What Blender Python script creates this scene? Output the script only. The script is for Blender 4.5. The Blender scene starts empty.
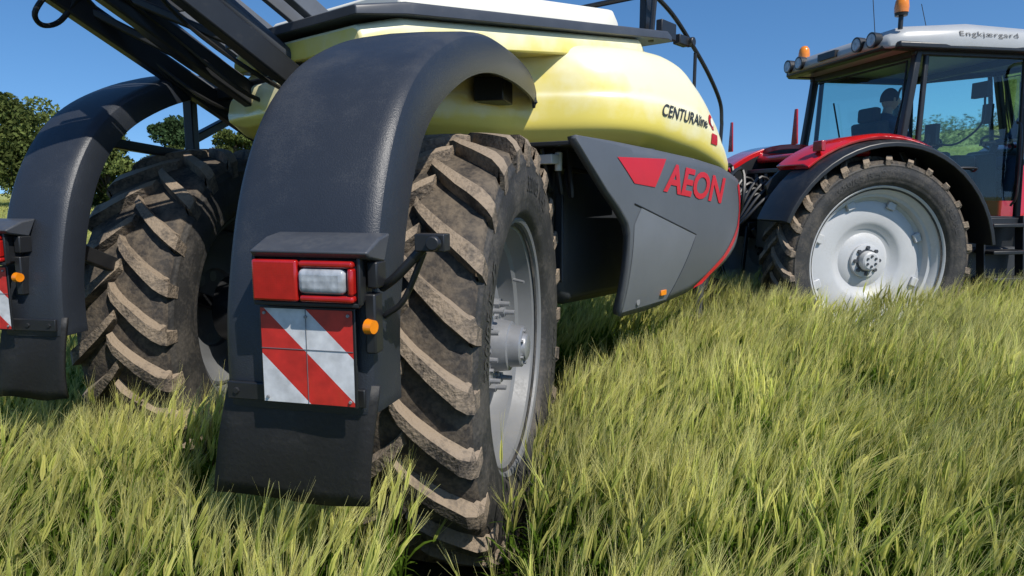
import bpy, bmesh, math, random
import numpy as np
from mathutils import Vector, Matrix
from mathutils.bvhtree import BVHTree
random.seed(7); rng=np.random.default_rng(7)
scene=bpy.context.scene
R=math.radians

# ------------------------------------------------------------------ materials
def nodes(name):
    m=bpy.data.materials.new(name); m.use_nodes=True
    nt=m.node_tree; return m,nt,nt.nodes,nt.links,nt.nodes['Principled BSDF']
def pmat(name,col,rough=.45,metal=0.,dust_hilite=0.,dust_hilite_col=(.20,.165,.115),scale=5.,bump=.0,coat=0.,up=.5,var=.15,bscale=60.,spec=.5):
    m,nt,N,L,b=nodes(name)
    tc=N.new('ShaderNodeTexCoord')
    n1=N.new('ShaderNodeTexNoise'); n1.inputs['Scale'].default_value=scale; n1.inputs['Detail'].default_value=8; n1.inputs['Roughness'].default_value=.65
    L.new(tc.outputs['Object'],n1.inputs['Vector'])
    n2=N.new('ShaderNodeTexNoise'); n2.inputs['Scale'].default_value=bscale; n2.inputs['Detail'].default_value=6
    L.new(tc.outputs['Object'],n2.inputs['Vector'])
    mr=N.new('ShaderNodeMapRange'); mr.inputs['From Min'].default_value=.3; mr.inputs['From Max'].default_value=.7
    mr.inputs['To Min'].default_value=1-var; mr.inputs['To Max'].default_value=1+var
    L.new(n1.outputs['Fac'],mr.inputs['Value'])
    vm=N.new('ShaderNodeVectorMath'); vm.operation='SCALE'; vm.inputs[0].default_value=col
    L.new(mr.outputs[0],vm.inputs['Scale'])
    last=vm.outputs[0]
    if dust_hilite>0:  # coating mask: dirt on most parts, a painted highlight on the tank
        geo=N.new('ShaderNodeNewGeometry'); sx=N.new('ShaderNodeSeparateXYZ'); L.new(geo.outputs['Normal'],sx.inputs[0])
        u=N.new('ShaderNodeMath'); u.operation='MULTIPLY_ADD'; u.inputs[1].default_value=up*.3; L.new(sx.outputs['Z'],u.inputs[0])
        ad=N.new('ShaderNodeMath'); ad.operation='MULTIPLY_ADD'; ad.inputs[1].default_value=.45; L.new(n2.outputs['Fac'],ad.inputs[0]); L.new(n1.outputs['Fac'],ad.inputs[2])
        L.new(ad.outputs[0],u.inputs[2])
        rm=N.new('ShaderNodeMapRange'); rm.inputs['From Min'].default_value=.95-dust_hilite*.5; rm.inputs['From Max'].default_value=1.25-dust_hilite*.5
        rm.inputs['To Max'].default_value=min(1,dust_hilite*1.3)
        L.new(u.outputs[0],rm.inputs['Value'])
        mx=N.new('ShaderNodeMix'); mx.data_type='RGBA'; L.new(rm.outputs[0],mx.inputs['Factor']); L.new(last,mx.inputs['A'])
        mx.inputs['B'].default_value=(*dust_hilite_col,1); last=mx.outputs['Result']
        rr=N.new('ShaderNodeMapRange'); rr.inputs['To Min'].default_value=rough; rr.inputs['To Max'].default_value=.9 if rough>.36 or dust_hilite>.8 else rough+.12
        L.new(rm.outputs[0],rr.inputs['Value']); L.new(rr.outputs[0],b.inputs['Roughness'])
    else:
        rr=N.new('ShaderNodeMapRange'); rr.inputs['To Min'].default_value=max(0,rough-.12); rr.inputs['To Max'].default_value=min(1,rough+.12)
        L.new(n1.outputs['Fac'],rr.inputs['Value']); L.new(rr.outputs[0],b.inputs['Roughness'])
    L.new(last,b.inputs['Base Color'])
    b.inputs['Metallic'].default_value=metal; b.inputs['Coat Weight'].default_value=coat; b.inputs['Coat Roughness'].default_value=.08
    b.inputs['Specular IOR Level'].default_value=spec
    if bump>0:
        bp=N.new('ShaderNodeBump'); bp.inputs['Strength'].default_value=bump; bp.inputs['Distance'].default_value=.01
        L.new(n2.outputs['Fac'],bp.inputs['Height']); L.new(bp.outputs[0],b.inputs['Normal'])
    return m
M={}
M['fender']=pmat('fender_plastic',(.022,.026,.034),.42,dust_hilite=.26,dust_hilite_col=(.10,.10,.096),scale=3,bump=.16,bscale=220,up=.5,spec=.5)
M['flap']=pmat('flap_rubber',(.014,.014,.015),.6,dust_hilite=.3,dust_hilite_col=(.07,.065,.055),scale=9,bump=.2)
M['black']=pmat('black_steel',(.016,.017,.019),.4,dust_hilite=.25,dust_hilite_col=(.09,.085,.075),scale=7)
M['grey_steel']=pmat('grey_steel',(.055,.06,.07),.4,dust_hilite=.25,dust_hilite_col=(.12,.115,.10),scale=6)
M['link_steel']=pmat('link_steel',(.13,.14,.155),.38,dust_hilite=.25,dust_hilite_col=(.18,.17,.15),scale=6)
M['belly']=pmat('dark_panel',(.030,.034,.040),.5,dust_hilite=.3,dust_hilite_col=(.08,.075,.06),scale=4)
M['panel']=pmat('grey_side_panel',(.095,.103,.115),.38,dust_hilite=.15,dust_hilite_col=(.16,.16,.15),scale=2.5,var=.08)
M['panel2']=pmat('grey_side_panel_low',(.14,.15,.165),.38,dust_hilite=.15,dust_hilite_col=(.18,.18,.165),scale=2.5,var=.08)
M['tank']=pmat('yellow_tank',(.87,.72,.15),.28,dust_hilite=.66,dust_hilite_col=(.90,.85,.60),scale=.6,var=.02,bump=.02,bscale=6,coat=.3,up=2.4)  # cream on upward faces is a sun highlight painted into the colour
M['cream']=pmat('cream_lid',(.84,.81,.68),.4,scale=2,var=.05)
M['red']=pmat('red_decal',(.52,.012,.02),.35,scale=3,var=.08)
M['redpaint']=pmat('red_paint',(.54,.010,.012),.22,dust_hilite=.10,dust_hilite_col=(.3,.1,.07),scale=2,coat=.8,var=.06)
M['tyre']=pmat('tyre_rubber',(.032,.031,.030),.62,dust_hilite=.55,dust_hilite_col=(.125,.108,.088),scale=6,bump=.3,up=.1)
M['tyre_text']=pmat('tyre_raised_rubber',(.055,.052,.048),.6,dust_hilite=.3,dust_hilite_col=(.14,.12,.10),scale=8)
M['lug']=pmat('tyre_lug_rubber',(.055,.047,.040),.75,dust_hilite=.80,dust_hilite_col=(.27,.21,.15),scale=9,bump=.9,up=.7,bscale=70,var=.35)
M['treadbase']=pmat('tyre_tread_base',(.034,.029,.025),.8,dust_hilite=.65,dust_hilite_col=(.15,.118,.084),scale=12,bump=.5,up=.2)
M['rim']=pmat('grey_rim',(.17,.175,.18),.45,dust_hilite=.35,dust_hilite_col=(.18,.165,.14),scale=4,var=.10)
M['hub']=pmat('hub_metal',(.28,.285,.295),.36,metal=.35,dust_hilite=.25,scale=14)
M['trim_rim']=pmat('silver_rim',(.50,.51,.52),.40,dust_hilite=.4,dust_hilite_col=(.34,.32,.27),scale=3,var=.08)
M['chrome']=pmat('chrome_rod',(.7,.7,.7),.12,metal=1,var=.03)
M['hose']=pmat('hose_rubber',(.012,.012,.012),.45)
M['white']=pmat('white_plastic',(.75,.75,.73),.4,var=.04)
M['roof']=pmat('roof_white',(.40,.41,.41),.35,dust_hilite=.1,dust_hilite_col=(.32,.31,.28),var=.05)
M['seat']=pmat('seat_fabric',(.05,.05,.055),.85)
M['cloth']=pmat('blue_workwear',(.03,.05,.10),.9,scale=12)
M['skin']=pmat('skin',(.50,.30,.21),.55,scale=8,var=.06)
M['hair']=pmat('brown_hair',(.05,.03,.018),.8,bump=.4)
M['bark']=pmat('bark',(.09,.07,.05),.9,bump=.7,scale=4,bscale=20)
M['label']=pmat('label_dark',(.03,.03,.03),.5)
def lens(name,col,rough=.15,bump=.12,lo=.8,hi=1.08,vs=160):
    m,nt,N,L,b=nodes(name)
    b.inputs['Roughness'].default_value=rough
    b.inputs['Coat Weight'].default_value=.7
    tc=N.new('ShaderNodeTexCoord')
    v=N.new('ShaderNodeTexVoronoi'); v.inputs['Scale'].default_value=vs; v.inputs['Randomness'].default_value=.15; L.new(tc.outputs['Object'],v.inputs['Vector'])
    bp=N.new('ShaderNodeBump'); bp.inputs['Strength'].default_value=bump; bp.inputs['Distance'].default_value=.002
    L.new(v.outputs['Distance'],bp.inputs['Height']); L.new(bp.outputs[0],b.inputs['Normal'])
    n=N.new('ShaderNodeTexNoise'); n.inputs['Scale'].default_value=25; n.inputs['Detail'].default_value=6; L.new(tc.outputs['Object'],n.inputs['Vector'])
    mr=N.new('ShaderNodeMapRange'); mr.inputs['From Min'].default_value=.3; mr.inputs['From Max'].default_value=.7; mr.inputs['To Min'].default_value=lo; mr.inputs['To Max'].default_value=hi; L.new(n.outputs['Fac'],mr.inputs['Value'])
    vm=N.new('ShaderNodeVectorMath'); vm.operation='SCALE'; vm.inputs[0].default_value=col; L.new(mr.outputs[0],vm.inputs['Scale']); L.new(vm.outputs[0],b.inputs['Base Color'])
    return m
M['lred']=lens('red_lens',(.40,.012,.01)); M['lwhite']=lens('clear_lens',(.42,.45,.48),.12,.5,.5,1.15,60); M['amber']=lens('amber_lens',(.85,.25,.01))
M['rfwhite']=lens('reflective_white',(.66,.67,.68),.4,.05,.70); M['rfred']=lens('reflective_red',(.56,.025,.02),.4,.05,.72)
def glassmat():
    m=bpy.data.materials.new('cab_glass'); m.use_nodes=True; N=m.node_tree.nodes; L=m.node_tree.links; N.clear()
    o=N.new('ShaderNodeOutputMaterial'); t=N.new('ShaderNodeBsdfTransparent'); t.inputs[0].default_value=(.68,.86,.82,1)
    g=N.new('ShaderNodeBsdfGlossy'); g.inputs['Roughness'].default_value=.02; g.inputs[0].default_value=(.9,.95,1,1)
    f=N.new('ShaderNodeFresnel'); f.inputs[0].default_value=1.5; mx=N.new('ShaderNodeMixShader')
    L.new(f.outputs[0],mx.inputs[0]); L.new(t.outputs[0],mx.inputs[1]); L.new(g.outputs[0],mx.inputs[2]); L.new(mx.outputs[0],o.inputs[0]); return m
M['glass']=glassmat()

# ------------------------------------------------------------------ mesh helpers
def join(lst):
    V=[];F=[]
    for v,f in lst:
        o=len(V); V+=[tuple(p) for p in v]; F+=[tuple(i+o for i in q) for q in f]
    return V,F
def box(c,s,rot=None):
    c=Vector(c); v=[]
    for x in(-.5,.5):
        for y in(-.5,.5):
            for z in(-.5,.5):
                p=Vector((x*s[0],y*s[1],z*s[2]))
                if rot is not None:p=rot@p
                v.append(p+c)
    return v,[(0,1,3,2),(4,6,7,5),(0,4,5,1),(2,3,7,6),(0,2,6,4),(1,5,7,3)]
def frame(d,up=Vector((0,0,1))):
    d=d.normalized()
    if abs(d.dot(up))>.98: up=Vector((0,1,0))
    x=d.cross(up).normalized(); z=x.cross(d).normalized()
    return x,z
def beam(a,b,w,h,up=(0,0,1)):
    a=Vector(a);b=Vector(b);x,z=frame(b-a,Vector(up)); v=[]
    for p in(a,b):
        for i,j in((-1,-1),(1,-1),(1,1),(-1,1)): v.append(p+x*(i*w/2)+z*(j*h/2))
    return v,[(3,2,1,0),(4,5,6,7),(0,1,5,4),(1,2,6,5),(2,3,7,6),(3,0,4,7)]
def cyl(a,b,r1,r2=None,n=20):
    if r2 is None:r2=r1
    a=Vector(a);b=Vector(b);x,z=frame(b-a);v=[]
    for p,r in((a,r1),(b,r2)):
        for k in range(n):
            t=2*math.pi*k/n; v.append(p+x*(r*math.cos(t))+z*(r*math.sin(t)))
    f=[(k,(k+1)%n,n+(k+1)%n,n+k) for k in range(n)]
    f.append(tuple(reversed(range(n)))); f.append(tuple(range(n,2*n)))
    return v,f
def cat(P,m=6):
    P=[Vector(p) for p in P]; Q=[P[0]*2-P[1]]+P+[P[-1]*2-P[-2]]; out=[]
    for i in range(1,len(Q)-2):
        a,b,c,d=Q[i-1:i+3]
        for k in range(m):
            t=k/m; out.append(.5*((2*b)+(c-a)*t+(2*a-5*b+4*c-d)*t*t+(3*b-a-3*c+d)*t**3))
    out.append(P[-1]); return out
def tube(P,r,n=8,smooth=True,m=6):
    P=cat(P,m) if smooth and len(P)>2 else [Vector(p) for p in P]
    v=[];ref=None
    for i,p in enumerate(P):
        d=(P[min(i+1,len(P)-1)]-P[max(i-1,0)]).normalized()
        if ref is None: x,z=frame(d)
        else:
            x=(ref-d*ref.dot(d)).normalized(); z=x.cross(d)
        ref=x
        for k in range(n):
            t=2*math.pi*k/n; v.append(p+x*(r*math.cos(t))+z*(r*math.sin(t)))
    f=[]
    for i in range(len(P)-1):
        for k in range(n): f.append((i*n+k,i*n+(k+1)%n,(i+1)*n+(k+1)%n,(i+1)*n+k))
    f.append(tuple(range(n))); f.append(tuple(reversed(range((len(P)-1)*n,len(P)*n))))
    return v,f
def revolve(prof,n=64,c=(0,0,0)):
    v=[];f=[];c=Vector(c)
    for x,r in prof:
        for k in range(n):
            t=2*math.pi*k/n; v.append(c+Vector((x,r*math.sin(t),r*math.cos(t))))
    for i in range(len(prof)-1):
        for k in range(n): f.append((i*n+k,(i+1)*n+k,(i+1)*n+(k+1)%n,i*n+(k+1)%n))
    return v,f
def loft(secs,closed=True,caps=True):
    n=len(secs[0]);v=[p for s in secs for p in s];f=[]
    for i in range(len(secs)-1):
        for k in range(n if closed else n-1): f.append((i*n+k,i*n+(k+1)%n,(i+1)*n+(k+1)%n,(i+1)*n+k))
    if caps and closed: f.append(tuple(reversed(range(n)))); f.append(tuple(range((len(secs)-1)*n,len(secs)*n)))
    return v,f
def prism(poly,axis,a,b):
    def P(p,t):
        return {'x':(t,p[0],p[1]),'y':(p[0],t,p[1]),'z':(p[0],p[1],t)}[axis]
    n=len(poly); v=[P(p,a) for p in poly]+[P(p,b) for p in poly]
    f=[(k,(k+1)%n,n+(k+1)%n,n+k) for k in range(n)]+[tuple(reversed(range(n))),tuple(range(n,2*n))]
    return v,f
def mk(name,vf,mat,parent=None,smooth=True,bevel=0,solid=0,ang=38,seg=2,fix=True):
    me=bpy.data.meshes.new(name); me.from_pydata([tuple(p) for p in vf[0]],[],[tuple(q) for q in vf[1]])
    if fix:
        bm=bmesh.new();bm.from_mesh(me);bmesh.ops.recalc_face_normals(bm,faces=bm.faces);bm.to_mesh(me);bm.free()
    if smooth:
        me.shade_smooth(); me.set_sharp_from_angle(angle=R(ang))
    me.materials.append(M[mat] if isinstance(mat,str) else mat)
    ob=bpy.data.objects.new(name,me)
    scene.collection.objects.link(ob)
    if parent: ob.parent=parent
    if solid:
        s=ob.modifiers.new('s','SOLIDIFY'); s.thickness=solid; s.offset=-1
    if bevel:
        b=ob.modifiers.new('b','BEVEL'); b.width=bevel; b.segments=seg; b.limit_method='ANGLE'; b.angle_limit=R(35); b.harden_normals=False
    return ob
def empty(name,mat,parent=None):
    e=bpy.data.objects.new(name,None); e.empty_display_size=.2; scene.collection.objects.link(e)
    if parent: e.parent=parent
    e.matrix_local=mat; return e
def TR(x,y,z,deg): return Matrix.Translation((x,y,z))@Matrix.Rotation(R(deg),4,'Z')

# ------------------------------------------------------------------ frames
MS=TR(-.99,3.68,0,-40); sprayer=empty('crop_sprayer',MS)
F1=TR(-.18,3.16,0,-13); F2=TR(-1.80,4.20,0,-9)
w1=empty('wheel_unit_right',MS.inverted()@F1,sprayer)
w2=empty('wheel_unit_left',MS.inverted()@F2,sprayer)
MT=TR(3.34,7.64,0,-80); tractor=empty('tractor',MT)

def bvh(vf): return BVHTree.FromPolygons([Vector(p) for p in vf[0]],[tuple(f) for f in vf[1]])
def proj(pts,B,off):
    out=[]
    for s,z in pts:
        h=B.ray_cast(Vector((3,s,z)),Vector((-1,0,0)))
        if h[0] is None:
            h=B.find_nearest(Vector((1.1,s,z)))
            out.append(Vector((h[0].x+off,s,z)))
        else: out.append(h[0]+Vector((off,0,0)))
    return out
def text(name,body,bl,br,tr_,tl,B,off,mat,par=sprayer,bold=.02,shear=.0,direct=None,space=1.0):
    cu=bpy.data.curves.new(name+'_c','FONT'); cu.body=body; cu.offset=bold; cu.shear=shear; cu.space_character=space; cu.resolution_u=4
    to=bpy.data.objects.new('tmp',cu); scene.collection.objects.link(to)
    dg=bpy.context.evaluated_depsgraph_get(); me=bpy.data.meshes.new_from_object(to.evaluated_get(dg))
    bm=bmesh.new();bm.from_mesh(me); 
    long=[e for e in bm.edges if e.calc_length()>.15]
    bmesh.ops.subdivide_edges(bm,edges=long,cuts=2); bmesh.ops.triangulate(bm,faces=bm.faces)
    bm.verts.index_update()
    xs=[v.co.x for v in bm.verts]; ys=[v.co.y for v in bm.verts]; x0,x1,y0,y1=min(xs),max(xs),min(ys),max(ys)
    pts=[]
    for v in bm.verts:
        u=(v.co.x-x0)/(x1-x0); w=(v.co.y-y0)/(y1-y0)
        a=[bl[i]*(1-u)+br[i]*u for i in(0,1)]; b=[tl[i]*(1-u)+tr_[i]*u for i in(0,1)]
        pts.append((a[0]*(1-w)+b[0]*w,a[1]*(1-w)+b[1]*w))
    F=[tuple(v.index for v in f.verts) for f in bm.faces]
    V=direct(pts) if direct else proj(pts,B,off)
    bm.free(); bpy.data.objects.remove(to); bpy.data.curves.remove(cu); bpy.data.meshes.remove(me)
    return mk(name,(V,F),mat,par,smooth=False,fix=False)

# ------------------------------------------------------------------ wheels
def tyre(prefix,parent,c,Rt,W,rim,N,lugh=.05,lw=.07,dph=.25,wrap=1.0,words=None,sgn=1):
    hw=W/2; Rc=Rt-lugh
    side=[(hw*.74,rim-.02),(hw*.80,rim+.012),(hw*.93,rim+.04),(hw*1.03,rim+(Rc-rim)*.35),(hw*1.055,rim+(Rc-rim)*.55),(hw*1.03,rim+(Rc-rim)*.75),(hw*.985,Rc-.05)]
    tread=[(hw*.985,Rc-.05),(hw*.93,Rc-.018),(hw*.6,Rc-.006),(0,Rc),(-hw*.6,Rc-.006),(-hw*.93,Rc-.018),(-hw*.985,Rc-.05)]
    fine=[]
    for i in range(len(side)-1):
        for k in range(4):
            t=k/4; x=side[i][0]*(1-t)+side[i+1][0]*t; r=side[i][1]*(1-t)+side[i+1][1]*t
            fine.append((x+(.005 if (i in(2,5) and k==1) else 0),r))
    fine.append(side[-1])
    mk(prefix+'sidewall_outer',revolve(fine,96,c),'tyre',parent,ang=60)
    mk(prefix+'sidewall_inner',revolve([(-x,r) for x,r in fine],96,c),'tyre',parent,ang=60)
    mk(prefix+'tread_base',revolve(tread,96,c),'treadbase',parent,ang=60)
    cx,cy,cz=c
    if words:
        r0=rim+(Rc-rim)*.40; r1=rim+(Rc-rim)*.60
        def xs(r): return float(np.interp(r,[p[1] for p in side],[p[0] for p in side]))+.0035
        for body,cen,span in words:
            def D(pts,cen=cen,span=span):
                out=[]
                for u,w in pts:
                    r=r0+(r1-r0)*w; a=R(cen)+R(span)*(u-.5)*(1 if sgn>0 else -1); out.append(Vector((cx+sgn*xs(r),cy+r*math.sin(a),cz+r*math.cos(a))))
                return out
            text(prefix+'sidewall_lettering',body,(0,0),(1,0),(1,1),(0,1),None,0,'tyre_text',parent,bold=.012,direct=D)
    L=[]
    for sg in(1,-1):
        for k in range(N):
            ph0=2*math.pi*(k+(.5 if sg<0 else 0))/N+random.uniform(-.004,.004)
            st=[]
            for t in (0,.12,.3,.5,.7,.88,1.0):
                x=sg*(-.02+ (hw*1.0+.02)*t); dphi=-(dph*t**.8)
                base=Rc-.03*max(0,t-.6)/.4-.006; top=Rt-.012*t*t-(.012 if t==0 else 0)-(.018 if t==1 else 0)-random.uniform(0,.004)
                w=lw*(.78+.45*t)*random.uniform(.94,1.06); st.append((x,dphi,base,top,w))
            st.append((sg*hw*1.03,-dph-.012,Rc-.07,Rc-.01,lw*1.12))
            st.append((sg*hw*1.03,-dph-.015,Rc-.07-.05*wrap,Rc-.10*wrap,lw*.95))
            secs=[]
            for j,(x,dp,b,tp,w) in enumerate(st):
                ph=ph0+dp
                def P(x,r,off): 
                    a=ph+off/r; return Vector((cx+x,cy+r*math.sin(a),cz+r*math.cos(a)))
                if j<7: secs.append([P(x,b,-w/2*1.15),P(x,tp,-w/2*.82),P(x,tp,w/2*.82),P(x,b,w/2*1.15)])
                else:
                    ex=.016 if j==7 else .006
                    secs.append([P(x-sg*.03,b,-w/2*1.1),P(x+sg*ex*.6,tp,-w/2*.85),P(x+sg*ex*.6,tp,w/2*.85),P(x-sg*.03,b,w/2*1.1)])
            L.append(loft(secs))
    mk(prefix+'tread_lugs',join(L),'lug',parent,bevel=.007,ang=30,seg=1)

def sprayer_rim(parent,c,sg,rim):
    P=[(.185,rim+.02),(.205,rim+.028),(.212,rim+.016),(.205,rim),(.185,rim-.006),(.17,rim-.03),(.10,rim-.055),(.085,rim-.075),(.02,rim-.085),(-.01,rim-.10),(-.02,rim-.12),(0.0,rim-.15),(.045,rim-.22),(.055,rim-.27),(.05,.255),(.05,.245),(.075,.235),(.08,.22),(.08,0.001)]
    mk('rim_disc',revolve([(x*sg,r) for x,r in P],80,c),'rim',parent,ang=32)
    Q=[(.0,rim-.09),(-.02,rim-.085),(-.17,rim-.03),(-.2,rim+.0),(-.212,rim+.02),(-.19,rim+.025)]
    mk('rim_barrel',revolve([(x*sg,r) for x,r in Q],80,c),'rim',parent)
    h=[];cx,cy,cz=c
    h.append(revolve([(.078*sg,.165),(.10*sg,.165),(.107*sg,.155),(.107*sg,.125),(.18*sg,.115),(.185*sg,.10),(.235*sg,.095),(.242*sg,.085),(.242*sg,.065),(.257*sg,.06),(.262*sg,.05),(.262*sg,.001)],40,c))
    mk('hub',join(h),'hub',parent,ang=30)
    bl=[]
    for k in range(10):
        a=2*math.pi*(k+.3)/10; y=cy+.195*math.sin(a);z=cz+.195*math.cos(a)
        bl.append(cyl((cx+.078*sg,y,z),(cx+.085*sg,y,z),.034,.032,16)); bl.append(cyl((cx+.085*sg,y,z),(cx+.118*sg,y,z),.026,.025,6)); bl.append(cyl((cx+.115*sg,y,z),(cx+.165*sg,y,z),.013,.011,10))
    for k in range(8):
        a=2*math.pi*k/8; y=cy+.14*math.sin(a);z=cz+.14*math.cos(a); bl.append(cyl((cx+.1*sg,y,z),(cx+.122*sg,y,z),.011,.011,6))
    for k in range(6):
        a=2*math.pi*k/6; y=cy+.075*math.sin(a);z=cz+.075*math.cos(a); bl.append(cyl((cx+.24*sg,y,z),(cx+.253*sg,y,z),.008,.008,6))
    bl.append(cyl((cx+.10*sg,cy+.40,cz+.26),(cx+.16*sg,cy+.385,cz+.25),.009,.007,8))
    mk('wheel_bolts',join(bl),'hub',parent,ang=30)
    mk('brake_drum',join([revolve([(-.05*sg,.001),(-.05*sg,.2),(-.2*sg,.2),(-.21*sg,.12),(-.4*sg,.11),(-.4*sg,.001)],32,c)]),'black',parent,ang=30)
WD=[('520/85 R 42',15,34),('RADIAL',105,22),('TUBELESS  157 A8',200,40),('520/85 R 42',290,34)]
tyre('tyre_',w1,(0,0,.975),.975,.50,.575,24,.052,.072,words=WD); sprayer_rim(w1,(0,0,.975),1,.575)
tyre('tyre_',w2,(0,0,.975),.975,.50,.575,24,.052,.072); sprayer_rim(w2,(0,0,.975),-1,.575)

# ------------------------------------------------------------------ fenders
prof=[(-1.375,1.08),(-1.378,1.22),(-1.36,1.40),(-1.29,1.66),(-1.18,1.87),(-1.03,2.03),(-.82,2.155),(-.5,2.275),(-.15,2.345),(.25,2.37),(.6,2.365),(.80,2.34),(.91,2.29),(.95,2.22)]
def bolts(pts,r=.008,d=.008,ax=(0,-1,0)):
    return join([cyl(p,Vector(p)+Vector(ax)*d,r,r*.8,8) for p in pts])
def fender(parent,n0,n1,skirt_out,skirt_in,name):
    P=cat([(p[0],p[1],0) for p in prof],5)
    secs=[]
    for i,p in enumerate(P):
        d=(P[min(i+1,len(P)-1)]-P[max(i-1,0)]).normalized(); nm=Vector((-d.y,d.x,0))
        so=skirt_out; si=skirt_in
        cr=[(n0-.012,-si),(n0-.004,-.045),(n0+.004,-.018),(n0+.022,-.004),(n0+.05,.0),(n0*.7+n1*.3,.006),(n0*.45+n1*.55,.006),(n1-.055,.0),(n1-.025,-.004),(n1-.007,-.018),(n1+.001,-.045),(n1+.012,-so)]
        s=[]
        for n,o in cr:
            q=p+nm*o; s.append(Vector((n,q.x,q.y)))
        secs.append(s)
    mk(name,loft(secs,closed=False),'fender',parent,solid=.016,bevel=.004,ang=50)
    mid=(n0+n1)/2
    fs=[]
    for k in range(9):
        t=k/8; y=-1.365-.02*math.sin(t*3)+ .03*t; z=1.16-.37*t
        fs.append([Vector((n0+.01-.10*t+ (n1-n0+.05*t)*j/10, y+.012*math.sin(j*.9+t*3)*t, z+.01*math.sin(j*.8)*t)) for j in range(11)])
    mk('mud_flap',loft(fs,closed=False),'flap',parent,solid=.012)
    mk('flap_clamp',join([box((mid,-1.388,1.13),(n1-n0-.04,.012,.05))]),'black',parent,bevel=.003)
    mk('flap_bolts',bolts([(n0+.05,-1.394,1.13),(mid,-1.394,1.13),(n1-.05,-1.394,1.13)],.010,.006),'black',parent)
    mk('fender_arms',join([beam((mid,-.05,1.0),(mid,-1.30,1.5),.05,.07),beam((n0+.03,0,1.2),(n0+.03,0,2.25),.06,.06),beam((n0+.03,-.0,1.9),(n0+.03,-1.0,1.95),.05,.05),beam((n0+.03,0,2.0),(n0+.05,.7,2.28),.05,.05),beam((mid,.35,2.29),(n0,.35,2.29),.06,.05),beam((mid,-.6,2.17),(n0,-.6,2.17),.06,.05),box((mid+.05,.62,2.22),(.16,.22,.12))]),'black',parent,bevel=.006)
fender(w1,-.34,.12,.16,.10,'fender_shell'); fender(w2,-.17,.13,.12,.10,'fender_shell')
def lamps(parent,x0,arm=True):
    y=-1.375; k_=1.05
    X=lambda x:x*k_+x0
    dz=.0
    mk('lamp_bracket',join([prism([(y+.01,1.50+dz),(y-.085,1.518+dz),(y-.10,1.533+dz),(y-.02,1.565+dz),(y+.05,1.575+dz)],'x',X(-.20),X(.115))]),'grey_steel',parent,bevel=.006)
    mk('lamp_housing',box((X(-.06),y-.03,1.455+dz),(.295,.09,.125)),'black',parent,bevel=.012)
    mk('lamp_red_lens',join([box((X(-.135),y-.083,1.457+dz),(.130,.03,.108)),box((X(.003),y-.083,1.412+dz),(.150,.03,.018)),box((X(.003),y-.083,1.501+dz),(.150,.03,.018)),box((X(.067),y-.083,1.457+dz),(.016,.03,.070))]),'lred',parent,bevel=.007,seg=3)
    mk('lamp_clear_lens',box((X(-.008),y-.086,1.457+dz),(.132,.034,.066)),'lwhite',parent,bevel=.016,seg=4)
    mk('lamp_bezel',join([box((X(-.06),y-.072,1.522+dz),(.30,.02,.012)),box((X(-.06),y-.072,1.395+dz),(.30,.02,.012)),box((X(-.2),y-.072,1.457+dz),(.01,.02,.125)),box((X(.083),y-.072,1.457+dz),(.01,.02,.125))]),'black',parent,bevel=.003)
    mk('side_lamp_amber',join([cyl((X(.085),y-.04,1.335+dz),(X(.105),y-.045,1.335+dz),.021,.018,16)]),'amber',parent)
    mk('lamp_side_bracket',join([box((X(.09),y-.01,1.34+dz),(.03,.05,.16)),box((X(.10),y-.01,1.47+dz),(.03,.06,.07)),box((X(-.205),y-.0,1.3+dz),(.012,.03,.2))]),'black',parent,bevel=.005)
    bx0,bx1,bz0,bz1=X(-.205),X(.05),1.118,1.376; yb=y-.052
    mk('marker_board',box(((bx0+bx1)/2,yb+.006,(bz0+bz1)/2),(bx1-bx0+.012,.006,bz1-bz0+.012)),'black',parent,bevel=.002)
    def band(c0,c1):
        sq=[(0,0),(1,0),(1,1),(0,1)]
        def clip(poly,c,keep):
            out=[]
            for i in range(len(poly)):
                a=poly[i];b=poly[(i+1)%len(poly)];fa=(a[0]+a[1]-c)*keep;fb=(b[0]+b[1]-c)*keep
                if fa>=0: out.append(a)
                if fa*fb<0:
                    t=fa/(fa-fb); out.append((a[0]+(b[0]-a[0])*t,a[1]+(b[1]-a[1])*t))
            return out
        q=clip(clip(sq,c0,1),c1,-1)
        return [Vector((bx0+(bx1-bx0)*p[0],yb,bz0+(bz1-bz0)*p[1])) for p in q]
    for nm,m,bs in(('marker_board_white','rfwhite',[(0,.52),(1.04,1.5)]),('marker_board_red','rfred',[(.52,1.04),(1.5,2.0)])):
        vv=[];ff=[]
        for a,b in bs:
            q=band(a,b); o=len(vv); vv+=q; ff.append(tuple(range(o,o+len(q))))
        mk(nm,(vv,ff),m,parent,smooth=False)
    bp=[(bx0+.012,yb-.001,bz0+.013),(bx1-.012,yb-.001,bz0+.013),(bx0+.012,yb-.001,bz1-.013),(bx1-.012,yb-.001,bz1-.013),((bx0+bx1)/2,yb-.001,bz1-.02)]
    mk('board_bolts',bolts(bp,.005,.004),'hub',parent)
    mk('board_joints',join([box(((bx0+bx1)/2,yb-.0015,(bz0+bz1)/2),(.0015,.001,bz1-bz0)),box(((bx0+bx1)/2,yb-.0015,(bz0+bz1)/2+.02),(bx1-bx0,.001,.0015))]),'panel2',parent)
    if arm:
        mk('marker_arm',join([tube([(X(.10),y+.02,1.43),(X(.15),y+.0,1.465),(X(.225),y+.0,1.545)],.014,8),tube([(X(.10),y+.03,1.35),(X(.16),y+.02,1.40),(X(.22),y+.01,1.53)],.009,8),box((X(.245),y-.0,1.555),(.08,.05,.045)),cyl((X(.26),y-.03,1.555),(X(.26),y-.05,1.555),.02,.018,12)]),'black',parent,bevel=.003)
lamps(w1,.035); lamps(w2,-.12,False)

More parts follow.
